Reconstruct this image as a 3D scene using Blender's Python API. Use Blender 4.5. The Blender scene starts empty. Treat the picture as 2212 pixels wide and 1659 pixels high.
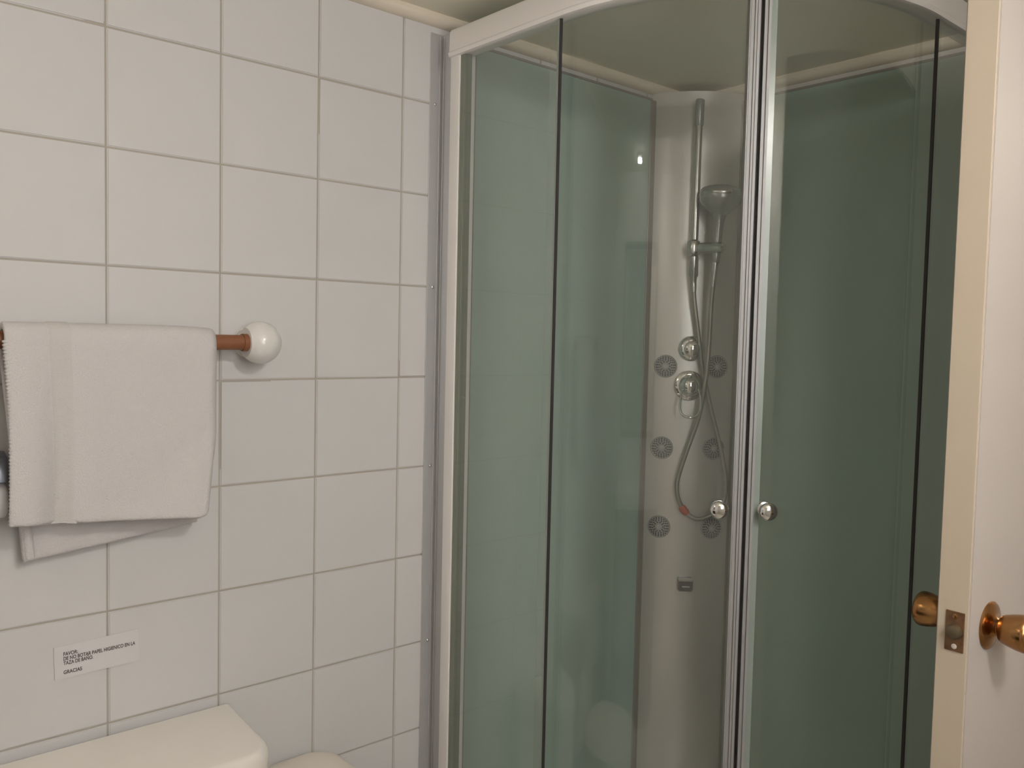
import bpy, bmesh, math, random
from mathutils import Vector, Matrix
random.seed(7)
S = bpy.context.scene
COL = S.collection
PI = math.pi

# ------------------------------------------------------------------ camera, world, exposure
F_PX, YAW, PIT, ROL = 1879.185, 0.847055, -0.054554, 0.0221167
cam = bpy.data.cameras.new('camera')
cam.sensor_width = 36.0
cam.lens = 36.0 * F_PX / 2212.0
cam.clip_start = 0.02
co = bpy.data.objects.new('camera', cam)
COL.objects.link(co)
d = Vector((-math.sin(YAW) * math.cos(PIT), math.cos(YAW) * math.cos(PIT), math.sin(PIT)))
r0 = Vector((math.cos(YAW), math.sin(YAW), 0))
u0 = r0.cross(d)
r1 = r0 * math.cos(ROL) + u0 * math.sin(ROL)
u1 = -r0 * math.sin(ROL) + u0 * math.cos(ROL)
co.matrix_world = Matrix(((r1.x, u1.x, -d.x, 1.57921), (r1.y, u1.y, -d.y, -1.06648), (r1.z, u1.z, -d.z, 1.49436), (0, 0, 0, 1)))
S.camera = co
w = bpy.data.worlds.new('world')
S.world = w
w.use_nodes = True
w.node_tree.nodes['Background'].inputs[0].default_value = (0.9, 0.93, 1.0, 1)
w.node_tree.nodes['Background'].inputs[1].default_value = 0.15
S.view_settings.view_transform = 'Standard'
S.view_settings.look = 'None'
S.view_settings.gamma = 1.0
S.view_settings.exposure = 0.0
try:
    S.view_settings.use_curve_mapping = False
except Exception:
    pass
BULB_STRENGTH = 360.0
WINDOW_STRENGTH = 6.5
GLOBE_STRENGTH = 88.0
HALL_LAMP = 60.0

# ------------------------------------------------------------------ materials
def mat(name, col, rough=0.5, metal=0.0, spec=0.5, coat=0.0, bump=None, vary=None, emit=None, sss=0):
    """bump=(scale, strength[, stretch xyz]); vary=(scale, amount, second colour)"""
    m = bpy.data.materials.new(name)
    m.use_nodes = True
    nt = m.node_tree
    b = nt.nodes['Principled BSDF']
    b.inputs['Base Color'].default_value = (*col, 1)
    b.inputs['Roughness'].default_value = rough
    b.inputs['Metallic'].default_value = metal
    b.inputs['Specular IOR Level'].default_value = spec
    b.inputs['Coat Weight'].default_value = coat
    tc = nt.nodes.new('ShaderNodeTexCoord')
    def noise(scale, stretch=(1, 1, 1), detail=3):
        mp = nt.nodes.new('ShaderNodeMapping')
        mp.inputs['Scale'].default_value = stretch
        nt.links.new(tc.outputs['Object'], mp.inputs[0])
        n = nt.nodes.new('ShaderNodeTexNoise')
        n.inputs['Scale'].default_value = scale
        n.inputs['Detail'].default_value = detail
        nt.links.new(mp.outputs[0], n.inputs['Vector'])
        return n
    if bump:
        n = noise(bump[0], bump[2] if len(bump) > 2 else (1, 1, 1))
        bp = nt.nodes.new('ShaderNodeBump')
        bp.inputs['Strength'].default_value = bump[1]
        bp.inputs['Distance'].default_value = bump[3] if len(bump) > 3 else 0.002
        nt.links.new(n.outputs[0], bp.inputs['Height'])
        nt.links.new(bp.outputs[0], b.inputs['Normal'])
    if vary:
        n = noise(vary[0], vary[3] if len(vary) > 3 else (1, 1, 1))
        rp = nt.nodes.new('ShaderNodeValToRGB')
        rp.color_ramp.elements[0].position = 0.5 - 0.5 / max(vary[1], 0.01) * 0.35
        rp.color_ramp.elements[1].position = 0.5 + 0.5 / max(vary[1], 0.01) * 0.35
        rp.color_ramp.elements[0].color = (*col, 1)
        rp.color_ramp.elements[1].color = (*vary[2], 1)
        nt.links.new(n.outputs[0], rp.inputs[0])
        nt.links.new(rp.outputs[0], b.inputs['Base Color'])
    if emit:
        b.inputs['Emission Color'].default_value = (*emit[0], 1)
        b.inputs['Emission Strength'].default_value = emit[1]
    return m

def glass_mat(name, tint, haze=0.03, hazecol=(0.8, 0.82, 0.78), ior=1.5):
    m = bpy.data.materials.new(name)
    m.use_nodes = True
    nt = m.node_tree
    nt.nodes.clear()
    out = nt.nodes.new('ShaderNodeOutputMaterial')
    tr = nt.nodes.new('ShaderNodeBsdfTransparent')
    tr.inputs[0].default_value = (*tint, 1)
    df = nt.nodes.new('ShaderNodeBsdfDiffuse')
    df.inputs[0].default_value = (*hazecol, 1)
    gl = nt.nodes.new('ShaderNodeBsdfGlossy')
    gl.inputs['Roughness'].default_value = 0.015
    fr = nt.nodes.new('ShaderNodeFresnel')
    # the Fresnel node inverts the index on back faces; feed 1/ior there so both faces of the pane reflect alike
    ge = nt.nodes.new('ShaderNodeNewGeometry')
    im = nt.nodes.new('ShaderNodeMapRange')
    im.inputs['To Min'].default_value = ior
    im.inputs['To Max'].default_value = 1.0 / ior
    nt.links.new(ge.outputs['Backfacing'], im.inputs[0])
    nt.links.new(im.outputs[0], fr.inputs[0])
    tc = nt.nodes.new('ShaderNodeTexCoord')
    mp = nt.nodes.new('ShaderNodeMapping')
    mp.inputs['Scale'].default_value = (1, 1, 0.25)
    n = nt.nodes.new('ShaderNodeTexNoise')
    n.inputs['Scale'].default_value = 9
    n.inputs['Detail'].default_value = 4
    mr = nt.nodes.new('ShaderNodeMapRange')
    mr.inputs['From Min'].default_value = 0.3
    mr.inputs['From Max'].default_value = 0.75
    mr.inputs['To Min'].default_value = haze * 0.6
    mr.inputs['To Max'].default_value = haze * 1.5
    m1 = nt.nodes.new('ShaderNodeMixShader')
    m2 = nt.nodes.new('ShaderNodeMixShader')
    L = nt.links.new
    L(tc.outputs['Object'], mp.inputs[0]); L(mp.outputs[0], n.inputs['Vector']); L(n.outputs[0], mr.inputs[0])
    L(mr.outputs[0], m1.inputs[0]); L(tr.outputs[0], m1.inputs[1]); L(df.outputs[0], m1.inputs[2])
    L(fr.outputs[0], m2.inputs[0]); L(m1.outputs[0], m2.inputs[1]); L(gl.outputs[0], m2.inputs[2])
    L(m2.outputs[0], out.inputs[0])
    return m

M = dict(
    tile=mat('glazed_white_tile', (0.665, 0.652, 0.650), 0.5, spec=0.22, bump=(9, 0.05), vary=(3.0, 0.6, (0.67, 0.655, 0.643))),
    grout=mat('beige_grout', (0.45, 0.41, 0.36), 0.9, bump=(120, 0.2)),
    plaster=mat('white_plaster', (0.72, 0.69, 0.65), 0.8, bump=(60, 0.08)),
    ceil=mat('cream_ceiling_paint', (0.88, 0.84, 0.71), 0.85, bump=(50, 0.08), vary=(4, 0.8, (0.86, 0.82, 0.68))),
    cornice=mat('cream_cornice', (0.78, 0.70, 0.58), 0.6, bump=(40, 0.05)),
    floor=mat('beige_floor_tile', (0.50, 0.46, 0.40), 0.45, vary=(6, 0.7, (0.54, 0.50, 0.43))),
    alu=mat('satin_aluminium', (0.62, 0.62, 0.625), 0.42, metal=0.55, bump=(60, 0.03, (1, 1, 0.02))),
    alu_light=mat('bright_aluminium', (0.31, 0.305, 0.30), 0.5, metal=0.25, bump=(60, 0.03, (1, 1, 0.02))),
    white=mat('white_powder_coat', (0.87, 0.83, 0.80), 0.3, bump=(80, 0.02)),
    dark=mat('dark_rubber_seal', (0.035, 0.03, 0.03), 0.6, bump=(90, 0.05)),
    seal=mat('pale_green_seal', (0.20, 0.22, 0.17), 0.35, bump=(60, 0.03)),
    strip=mat('pale_plastic_strip', (0.27, 0.31, 0.275), 0.25, bump=(60, 0.02)),
    green=mat('green_backed_glass', (0.41, 0.53, 0.475), 0.22, spec=0.5, vary=(2.5, 0.8, (0.42, 0.535, 0.46)), bump=(6, 0.02)),
    frame=mat('shower_frame_grey', (0.31, 0.29, 0.255), 0.45, metal=0.2, bump=(60, 0.02)),
    column=mat('silver_white_acrylic', (0.69, 0.668, 0.642), 0.34, metal=0.55, bump=(40, 0.015), vary=(5, 0.7, (0.70, 0.678, 0.648))),
    chrome=mat('chrome', (0.78, 0.78, 0.77), 0.06, metal=1.0, bump=(30, 0.003)),
    chrome_soft=mat('satin_chrome', (0.62, 0.61, 0.585), 0.24, metal=1.0, bump=(60, 0.01)),
    hose=mat('steel_hose', (0.40, 0.385, 0.345), 0.35, metal=0.9, bump=(500, 0.25)),
    headgrey=mat('grey_shower_plastic', (0.37, 0.38, 0.36), 0.25, metal=0.45, bump=(60, 0.02)),
    jet=mat('grey_jet_plastic', (0.36, 0.355, 0.34), 0.45, bump=(60, 0.03)),
    jetlight=mat('light_jet_button', (0.46, 0.45, 0.43), 0.4, bump=(60, 0.03)),
    hole=mat('dark_jet_hole', (0.06, 0.06, 0.055), 0.7, bump=(60, 0.03)),
    darkchrome=mat('dark_chrome', (0.13, 0.125, 0.115), 0.3, metal=0.7, bump=(60, 0.01)),
    darkwood=mat('dark_stained_wood', (0.06, 0.035, 0.02), 0.45, bump=(40, 0.1, (1, 1, 0.1)), vary=(30, 0.8, (0.045, 0.026, 0.015), (1, 1, 0.08))),
    red=mat('orange_red_sleeve', (0.55, 0.09, 0.04), 0.5, bump=(60, 0.03)),
    tray=mat('white_acrylic_tray', (0.75, 0.73, 0.70), 0.25, bump=(30, 0.01)),
    wood=mat('reddish_brown_wood', (0.27, 0.105, 0.045), 0.5, bump=(30, 0.15, (1, 0.05, 1)), vary=(40, 0.8, (0.20, 0.075, 0.03), (1, 0.06, 1))),
    ceramic=mat('white_ceramic', (0.76, 0.735, 0.71), 0.16, bump=(20, 0.005)),
    porcelain=mat('warm_white_porcelain', (0.86, 0.81, 0.75), 0.16, bump=(20, 0.005)),
    plastic=mat('warm_white_plastic', (0.82, 0.75, 0.66), 0.4, bump=(60, 0.02)),
    towel=mat('white_terry_cloth', (0.68, 0.645, 0.640), 0.95, spec=0.1, bump=(420, 0.55, (1, 1, 1), 0.004)),
    band=mat('white_woven_band', (0.64, 0.61, 0.595), 0.9, spec=0.1, bump=(260, 0.5, (1, 1, 3), 0.003)),
    paper=mat('white_paper', (0.70, 0.675, 0.68), 0.7, bump=(80, 0.02)),
    ink=mat('dark_brown_ink', (0.075, 0.045, 0.045), 0.7, bump=(80, 0.02)),
    door=mat('glossy_cream_paint', (0.45, 0.41, 0.38), 0.55, spec=0.2, bump=(25, 0.06, (1, 1, 0.1)), vary=(5, 0.7, (0.44, 0.40, 0.37))),
    dooredge=mat('yellowed_cream_paint', (0.50, 0.425, 0.325), 0.42, bump=(60, 0.12, (1, 1, 0.08)), vary=(7, 0.7, (0.50, 0.42, 0.325))),
    brass=mat('aged_brass', (0.42, 0.23, 0.095), 0.22, metal=1.0, bump=(60, 0.03), vary=(35, 0.9, (0.33, 0.16, 0.06))),
    brassplate=mat('brown_brass_plate', (0.34, 0.20, 0.11), 0.38, metal=0.85, bump=(80, 0.1), vary=(60, 0.9, (0.22, 0.12, 0.07))),
    bolt=mat('dull_latch_bolt', (0.16, 0.125, 0.08), 0.45, metal=0.8, bump=(80, 0.05)),
    worn=mat('worn_bare_metal', (0.62, 0.56, 0.5), 0.5, metal=0.4, bump=(90, 0.1)),
    darkgrey=mat('dark_grey_metal', (0.16, 0.17, 0.19), 0.35, metal=0.6, bump=(60, 0.02)),
    mirror=mat('mirror_silver', (0.82, 0.84, 0.84), 0.03, metal=1.0, bump=(10, 0.001)),
    bulb=mat('lit_bulb', (1, 1, 1), 0.3, emit=((1.0, 0.93, 0.85), BULB_STRENGTH), bump=(10, 0.001)),
    pane=mat('daylit_frosted_pane', (0.8, 0.8, 0.8), 0.5, emit=((0.98, 0.98, 1.0), WINDOW_STRENGTH), bump=(60, 0.02)),
    globe=mat('lit_opal_globe', (1, 1, 1), 0.4, emit=((1.0, 0.955, 0.905), GLOBE_STRENGTH), bump=(10, 0.001)),
    halllamp=mat('lit_hall_lamp', (1, 1, 1), 0.4, emit=((1.0, 0.88, 0.72), HALL_LAMP), bump=(10, 0.001)),
    glass=glass_mat('clear_shower_glass', (0.982, 0.99, 0.982), 0.022),
    glass2=glass_mat('clear_fixed_glass', (0.982, 0.99, 0.982), 0.045),
)

# ------------------------------------------------------------------ helpers
def setp(o, label=None, cat=None, group=None, kind=None):
    if label: o['label'] = label
    if cat: o['category'] = cat
    if group: o['group'] = group
    if kind: o['kind'] = kind
    return o

def empty(name, loc=(0, 0, 0), rotz=0.0):
    o = bpy.data.objects.new(name, None)
    o.location = loc
    o.rotation_euler = (0, 0, rotz)
    o.empty_display_size = 0.05
    COL.objects.link(o)
    return o

def offset_of(p):
    v = Vector((0, 0, 0))
    while p is not None:
        v += p.location
        p = p.parent
    return v

def obj(name, bm, m, parent=None, local=False, smooth=True, ang=35):
    bmesh.ops.recalc_face_normals(bm, faces=bm.faces[:])
    me = bpy.data.meshes.new(name)
    bm.to_mesh(me)
    bm.free()
    if smooth:
        me.polygons.foreach_set('use_smooth', [True] * len(me.polygons))
        me.set_sharp_from_angle(angle=math.radians(ang))
    me.materials.append(M[m])
    o = bpy.data.objects.new(name, me)
    COL.objects.link(o)
    if parent is not None:
        o.parent = parent
        if not local:
            me.transform(Matrix.Translation(-offset_of(parent)))
    return o

def rebase(o, base):
    """move a single-mesh top-level object's origin to base"""
    o.data.transform(Matrix.Translation(-Vector(base)))
    o.location = base
    return o

def inst(src, name, loc, rot=None, parent=None):
    o = src.copy()
    o.name = name
    COL.objects.link(o)
    o.parent = parent
    o.location = Vector(loc) - (offset_of(parent) if parent else Vector((0, 0, 0)))
    if rot is not None:
        o.rotation_euler = rot
    return o

def box(bm, x0, x1, y0, y1, z0, z1, bev=0.0, seg=1):
    vs = [bm.verts.new(p) for p in ((x0, y0, z0), (x1, y0, z0), (x1, y1, z0), (x0, y1, z0), (x0, y0, z1), (x1, y0, z1), (x1, y1, z1), (x0, y1, z1))]
    fs = [bm.faces.new([vs[i] for i in f]) for f in ((3, 2, 1, 0), (4, 5, 6, 7), (0, 1, 5, 4), (1, 2, 6, 5), (2, 3, 7, 6), (3, 0, 4, 7))]
    if bev:
        es = set(e for f in fs for e in f.edges)
        bmesh.ops.bevel(bm, geom=list(es), offset=bev, segments=seg, affect='EDGES', profile=0.6)
    return bm

def B(x0, x1, y0, y1, z0, z1, bev=0.0, seg=1):
    return box(bmesh.new(), x0, x1, y0, y1, z0, z1, bev, seg)

def frame_to(origin, axis, up=(0, 0, 1)):
    """matrix whose local z is axis"""
    z = Vector(axis).normalized()
    upv = Vector(up)
    if abs(z.dot(upv)) > 0.98:
        upv = Vector((0, 1, 0))
    x = upv.cross(z).normalized()
    y = z.cross(x)
    return Matrix(((x.x, y.x, z.x, origin[0]), (x.y, y.y, z.y, origin[1]), (x.z, y.z, z.z, origin[2]), (0, 0, 0, 1)))

def lathe(bm, prof, seg=32, mtx=None, sx=1.0, sy=1.0):
    """prof = [(radius, height)], revolved about local z"""
    mtx = mtx or Matrix()
    rings = []
    for rr, h in prof:
        if rr < 1e-6:
            rings.append([bm.verts.new(mtx @ Vector((0, 0, h)))])
        else:
            rings.append([bm.verts.new(mtx @ Vector((sx * rr * math.cos(2 * PI * i / seg), sy * rr * math.sin(2 * PI * i / seg), h))) for i in range(seg)])
    for a, b in zip(rings[:-1], rings[1:]):
        for i in range(seg):
            j = (i + 1) % seg
            if len(a) == 1 and len(b) == 1: continue
            if len(a) == 1: bm.faces.new((a[0], b[i], b[j]))
            elif len(b) == 1: bm.faces.new((a[i], a[j], b[0]))
            else: bm.faces.new((a[i], a[j], b[j], b[i]))
    for ring in (rings[0], rings[-1]):
        if len(ring) > 2: bm.faces.new(ring)
    return bm

def smooth_path(pts, n=8):
    P = [Vector(p) for p in pts]
    out = []
    for i in range(len(P) - 1):
        p0, p1, p2, p3 = P[max(i - 1, 0)], P[i], P[i + 1], P[min(i + 2, len(P) - 1)]
        for k in range(n):
            t = k / n
            out.append(0.5 * ((2 * p1) + (p2 - p0) * t + (2 * p0 - 5 * p1 + 4 * p2 - p3) * t * t + (3 * p1 - p0 - 3 * p2 + p3) * t ** 3))
    out.append(P[-1])
    return out

def tube(bm, path, rad, seg=12, closed=False):
    P = [Vector(p) for p in path]
    n = len(P)
    rads = rad if isinstance(rad, (list, tuple)) else [rad] * n
    rings = []
    prev = None
    for i in range(n):
        if closed: t = (P[(i + 1) % n] - P[i - 1]).normalized()
        else: t = (P[min(i + 1, n - 1)] - P[max(i - 1, 0)]).normalized()
        if prev is None:
            a = Vector((0, 0, 1)) if abs(t.z) < 0.9 else Vector((0, 1, 0))
            x = (a - t * a.dot(t)).normalized()
        else:
            x = (prev - t * prev.dot(t)).normalized()
        prev = x
        y = t.cross(x)
        rings.append([bm.verts.new(P[i] + (x * math.cos(2 * PI * k / seg) + y * math.sin(2 * PI * k / seg)) * rads[i]) for k in range(seg)])
    rng = range(n) if closed else range(n - 1)
    for i in rng:
        a, b = rings[i], rings[(i + 1) % n]
        for k in range(seg):
            bm.faces.new((a[k], a[(k + 1) % seg], b[(k + 1) % seg], b[k]))
    if not closed:
        bm.faces.new(rings[0]); bm.faces.new(rings[-1])
    return bm

def prism(bm, poly, z0, z1):
    a = [bm.verts.new((p[0], p[1], z0)) for p in poly]
    b = [bm.verts.new((p[0], p[1], z1)) for p in poly]
    n = len(poly)
    for i in range(n):
        bm.faces.new((a[i], a[(i + 1) % n], b[(i + 1) % n], b[i]))
    bm.faces.new(a); bm.faces.new(b)
    return bm

def rrect(x0, x1, y0, y1, r, seg=6):
    pts = []
    for cx, cy, a0 in ((x1 - r, y1 - r, 0), (x0 + r, y1 - r, 90), (x0 + r, y0 + r, 180), (x1 - r, y0 + r, 270)):
        for k in range(seg + 1):
            a = math.radians(a0 + 90 * k / seg)
            pts.append((cx + r * math.cos(a), cy + r * math.sin(a)))
    return pts

def loft(bm, loops, cap=True):
    rings = [[bm.verts.new(p) for p in lp] for lp in loops]
    n = len(rings[0])
    for a, b in zip(rings[:-1], rings[1:]):
        for i in range(n):
            bm.faces.new((a[i], a[(i + 1) % n], b[(i + 1) % n], b[i]))
    if cap:
        bm.faces.new(rings[0]); bm.faces.new(rings[-1])
    return bm

# ------------------------------------------------------------------ room shell
CEIL = 2.19
RX, FY, BY = 2.10, -2.00, 1.00
o = obj('floor', B(-0.1, 2.9, FY - 0.1, 2.4, -0.08, 0.0), 'floor', smooth=False)
setp(o, 'beige tiled bathroom floor', kind='structure')
o = obj('ceiling', B(-0.1, 2.9, FY - 0.1, 2.4, CEIL, CEIL + 0.08), 'ceil', smooth=False)
setp(o, 'cream painted bathroom ceiling', kind='structure')

# left wall: recessed grout bed with every glazed tile proud of it
TS, GAP, TT = 0.2, 0.0036, 0.006
wl = obj('wall_left', B(-0.1, -0.002, FY - 0.1, BY + 0.12, 0.0, CEIL), 'grout', smooth=False)
setp(wl, 'white square tiled wall behind the towel', kind='structure')
def tile_mesh(h):
    bm = B(-TT, 0.0, -TS / 2 + GAP / 2, TS / 2 - GAP / 2, -h / 2 + GAP / 2, h / 2 - GAP / 2)
    es = [e for e in bm.edges if all(v.co.x > -1e-6 for v in e.verts)]
    bmesh.ops.bevel(bm, geom=es, offset=0.0016, segments=2, affect='EDGES')
    return bm
t_full = obj('tile', tile_mesh(TS), 'tile', wl, local=True)
t_top = obj('tile', tile_mesh(CEIL - 2.0), 'tile', wl, local=True)
used = {id(t_full): False, id(t_top): False}
for r in range(11):
    h = TS if r < 10 else CEIL - 2.0
    src = t_full if r < 10 else t_top
    for c in range(15):
        y = FY + 0.1 + c * TS
        if y > BY: continue
        if not used[id(src)]:
            t = src; used[id(src)] = True
        else:
            t = src.copy(); COL.objects.link(t); t.parent = wl
        t.location = (random.uniform(-0.0004, 0.0004), y, r * TS + h / 2)
        t.rotation_euler = (0, random.uniform(-0.0012, 0.0012), random.uniform(-0.0012, 0.0012))

# back wall with the doorway
DX0, DX1, DZ = 1.235, 2.02, 2.095
bm = B(-0.1, DX0, BY, BY + 0.12, 0, CEIL)
box(bm, DX1, 2.9, BY, BY + 0.12, 0, CEIL)
box(bm, DX0, DX1, BY, BY + 0.12, DZ, CEIL)
setp(obj('wall_back', bm, 'plaster', smooth=False), 'white wall behind the shower and the door', kind='structure')
setp(obj('wall_right', B(RX, RX + 0.1, FY - 0.1, BY, 0, 1.28), 'plaster', smooth=False), 'white plaster wall below and beside the window', kind='structure')
wr = bpy.data.objects['wall_right']
bm = bmesh.new(); bm.from_mesh(wr.data)
WY0, WY1, WZ0, WZ1 = -0.98, -0.38, 1.28, 2.06
box(bm, RX, RX + 0.1, FY - 0.1, BY, WZ1, CEIL)
box(bm, RX, RX + 0.1, FY - 0.1, WY0, WZ0, WZ1)
box(bm, RX, RX + 0.1, WY1, BY, WZ0, WZ1)
bm.to_mesh(wr.data); bm.free()
setp(obj('wall_front', B(-0.1, RX + 0.1, FY - 0.1, FY, 0, CEIL), 'plaster', smooth=False), 'white wall carrying the washbasin and lamp', kind='structure')
# hall beyond the doorway
bm = B(0.6, 2.9, 2.3, 2.4, 0, CEIL)
box(bm, 0.5, 0.6, BY + 0.12, 2.4, 0, CEIL)
box(bm, 2.8, 2.9, BY + 0.12, 2.3, 0, CEIL)
setp(obj('wall_hall', bm, 'plaster', smooth=False), 'plain hall wall beyond the doorway', kind='structure')

# cornice: cove with a fillet, swept along the left and back walls
def cornice(name, a, b, nrm, label):
    prof = [(0, 0.0), (0.005, 0.0), (0.012, 0.002), (0.018, 0.006), (0.022, 0.011), (0.023, 0.016), (0.021, 0.0195), (0.021, 0.024), (0, 0.024)]
    z0 = CEIL - 0.024
    bm = bmesh.new()
    loft(bm, [[(p[0] + nrm[0] * q[0], p[1] + nrm[1] * q[0], z0 + q[1]) for q in prof] for p in (a, b)])
    setp(obj(name, bm, 'cornice', ang=50), label, kind='structure')
cornice('trim_1', (0, FY), (0, BY), (1, 0), 'cream cornice along the tiled wall')
cornice('trim_2', (0, BY), (RX, BY), (0, -1), 'cream cornice along the shower back wall')

# window in the right wall
wn = empty('window_1', (RX, (WY0 + WY1) / 2, WZ0))
setp(wn, 'frosted daylit window reflected in the chrome knobs', 'window', kind='structure')
bm = bmesh.new()
for a in ((WY0, WY0 + 0.05, WZ0, WZ1), (WY1 - 0.05, WY1, WZ0, WZ1), (WY0 + 0.05, WY1 - 0.05, WZ0, WZ0 + 0.05), (WY0 + 0.05, WY1 - 0.05, WZ1 - 0.05, WZ1)):
    box(bm, RX + 0.02, RX + 0.08, *a, 0.004)
obj('window_frame', bm, 'white', wn)
obj('pane', B(RX + 0.045, RX + 0.055, WY0 + 0.05, WY1 - 0.05, WZ0 + 0.05, WZ1 - 0.05), 'pane', wn, smooth=False)
obj('window_sill', B(RX - 0.03, RX + 0.05, WY0 - 0.03, WY1 + 0.03, WZ0 - 0.025, WZ0, 0.006, 2), 'white', wn)

# door frame
bm = bmesh.new()
for a in ((DX0, DX0 + 0.02, 0, DZ), (DX1 - 0.02, DX1, 0, DZ), (DX0 + 0.02, DX1 - 0.02, DZ - 0.02, DZ)):
    box(bm, a[0], a[1], BY - 0.004, BY + 0.124, a[2], a[3], 0.002)
setp(obj('trim_3', bm, 'door', smooth=False), 'cream door frame of the open doorway', kind='structure')

# ------------------------------------------------------------------ entry door (open, edge towards the camera)
TH = math.radians(2.0)
DP = (1.0935, 0.140)          # corner of the leading edge on the shower side
door = empty('door_1', (DP[0], DP[1], 0), -TH)
setp(door, 'open cream painted door with brass knobs at the right edge', 'door', kind='structure')
DT, DW = 0.0432, 0.83
# leaf: local x = thickness, local y = away along the leaf
bm = B(0, DT, 0.0006, DW, 0.008, 2.085)
es = [e for e in bm.edges if abs(e.verts[0].co.z - e.verts[1].co.z) > 1]
bmesh.ops.bevel(bm, geom=es, offset=0.003, segments=3, affect='EDGES')
obj('door_leaf', bm, 'door', door, local=True)
obj('edge_lipping', B(0.0025, DT - 0.0015, -0.0006, 0.004, 0.008, 2.085, 0.0004), 'dooredge', door, local=True)
KZ = 1.115
# latch plate on the edge
lp = obj('latch_plate', B(DT / 2 - 0.0080, DT / 2 + 0.0165, -0.0022, 0.003, KZ - 0.0275, KZ + 0.0265, 0.0006), 'brassplate', door, local=True)
bm = bmesh.new()
lathe(bm, [(0.0105, 0), (0.0105, 0.004), (0.0085, 0.0085), (0.004, 0.010), (0, 0.0102)], 24, frame_to((DT / 2 + 0.0045, -0.002, KZ + 0.000), (0, -1, 0)))
obj('latch_bolt', bm, 'bolt', lp, local=True)
for zz, mm in ((0.0200, 'brass'), (-0.0205, 'worn')):
    bm = bmesh.new()
    lathe(bm, [(0.0036, 0), (0.0036, 0.0006), (0.0022, 0.0012), (0, 0.0013)], 16, frame_to((DT / 2 + 0.0048, -0.0021, KZ + zz), (0, -1, 0)))
    obj('screw', bm, mm, lp, local=True)
def door_knob(x, sx):
    f = frame_to((x, 0.064, KZ), (sx, 0, 0))
    bm = bmesh.new()
    lathe(bm, [(0.0325, 0.0), (0.0330, 0.0015), (0.0315, 0.0030), (0.026, 0.0046), (0.019, 0.0065), (0.0140, 0.009), (0.0120, 0.012), (0.0115, 0.0125)], 48, f)
    ro = obj('rosette', bm, 'brass', door, local=True)
    bm = bmesh.new()
    lathe(bm, [(0.0120, 0.010), (0.0110, 0.013), (0.0125, 0.0155), (0.0175, 0.0165), (0.0195, 0.020), (0.0222, 0.029), (0.0243, 0.038), (0.0252, 0.046), (0.0245, 0.050), (0.0215, 0.0535), (0.0185, 0.0545), (0.0175, 0.0525), (0, 0.0515)], 48, f)
    kn = obj('knob', bm, 'brass', door, local=True)
    bm = bmesh.new()
    lathe(bm, [(0.006, 0.0512), (0.006, 0.0545), (0.0045, 0.0552), (0, 0.0552)], 20, f)
    obj('lock_button', bm, 'bolt', kn, local=True)
door_knob(DT, 1)
door_knob(0.0, -1)
for z in (0.25, 1.05, 1.85):
    bm = bmesh.new()
    lathe(bm, [(0.007, 0), (0.007, 0.09), (0.004, 0.094), (0, 0.095)], 16, Matrix.Translation((DT / 2, DW + 0.006, z)))
    obj('hinge', bm, 'brass', door, local=True)

# ------------------------------------------------------------------ shower: plan of the curved front
CA, CB, RR = 0.405, 0.45, 0.47        # arc centre measured from the corner, radius
CX, CY = CA, BY - CB
L1, LA, L3 = CA, RR * PI / 2, CB
def fpt(s, off=0.0):
    """point on the curved front at length s from the left wall; off = outwards"""
    if s <= L1:
        return (s, CY - RR - off), (0, -1)
    if s <= L1 + LA:
        a = -PI / 2 + (s - L1) / RR
        return (CX + (RR + off) * math.cos(a), CY + (RR + off) * math.sin(a)), (math.cos(a), math.sin(a))
    y = CY + (s - L1 - LA)
    return (CX + RR + off, y), (1, 0)
def s_of(deg):
    return L1 + RR * (math.radians(deg) + PI / 2)
def front_sweep(bm, s0, s1, prof, step=0.012):
    """prof = [(off, z)] closed polygon swept along the front curve"""
    knots = [s0, s1] + [k for k in (L1, L1 + LA) if s0 < k < s1]
    ss = sorted(set(knots))
    full = []
    for a, b in zip(ss[:-1], ss[1:]):
        mid = (a + b) / 2
        n = max(1, int((b - a) / step)) if L1 <= mid <= L1 + LA else 2
        full += [a + (b - a) * i / n for i in range(n)]
    full.append(ss[-1])
    loops = []
    for s in full:
        lp = []
        for off, z in prof:
            (x, y), _ = fpt(s, off)
            lp.append((x, y, z))
        loops.append(lp)
    return loft(bm, loops)
def rect(o0, o1, z0, z1):
    return [(o0, z0), (o1, z0), (o1, z1), (o0, z1)]

TRAY = 0.15
# tray
tr_pts = [(0.008, BY - 0.008)] + [(0.008, fpt(0.05, 0.03)[0][1])]
n = 40
for i in range(n + 1):
    s = 0.05 + (L1 + LA + L3 - 0.1) * i / n
    p, _ = fpt(s, 0.03)
    tr_pts.append(p)
tr_pts.append((fpt(L1 + LA + L3, 0.03)[0][0], BY - 0.008))
bm = prism(bmesh.new(), tr_pts, 0.0, TRAY)
tray = obj('shower_tray', bm, 'tray')
setp(rebase(tray, (0.4, 0.6, 0)), 'white raised quadrant tray under the curved shower', 'shower tray')
bm = bmesh.new()
lathe(bm, [(0.045, 0), (0.045, 0.003), (0.03, 0.006), (0, 0.006)], 24, Matrix.Translation((0.35, 0.62, TRAY)))
obj('drain_cover', bm, 'chrome', tray)

sh = empty('shower_enclosure', (0.45, 0.55, TRAY))
setp(sh, 'curved glass corner shower enclosure with white rail and green back panels', 'shower')
ZB, ZT = 0.185, 2.10
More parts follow.
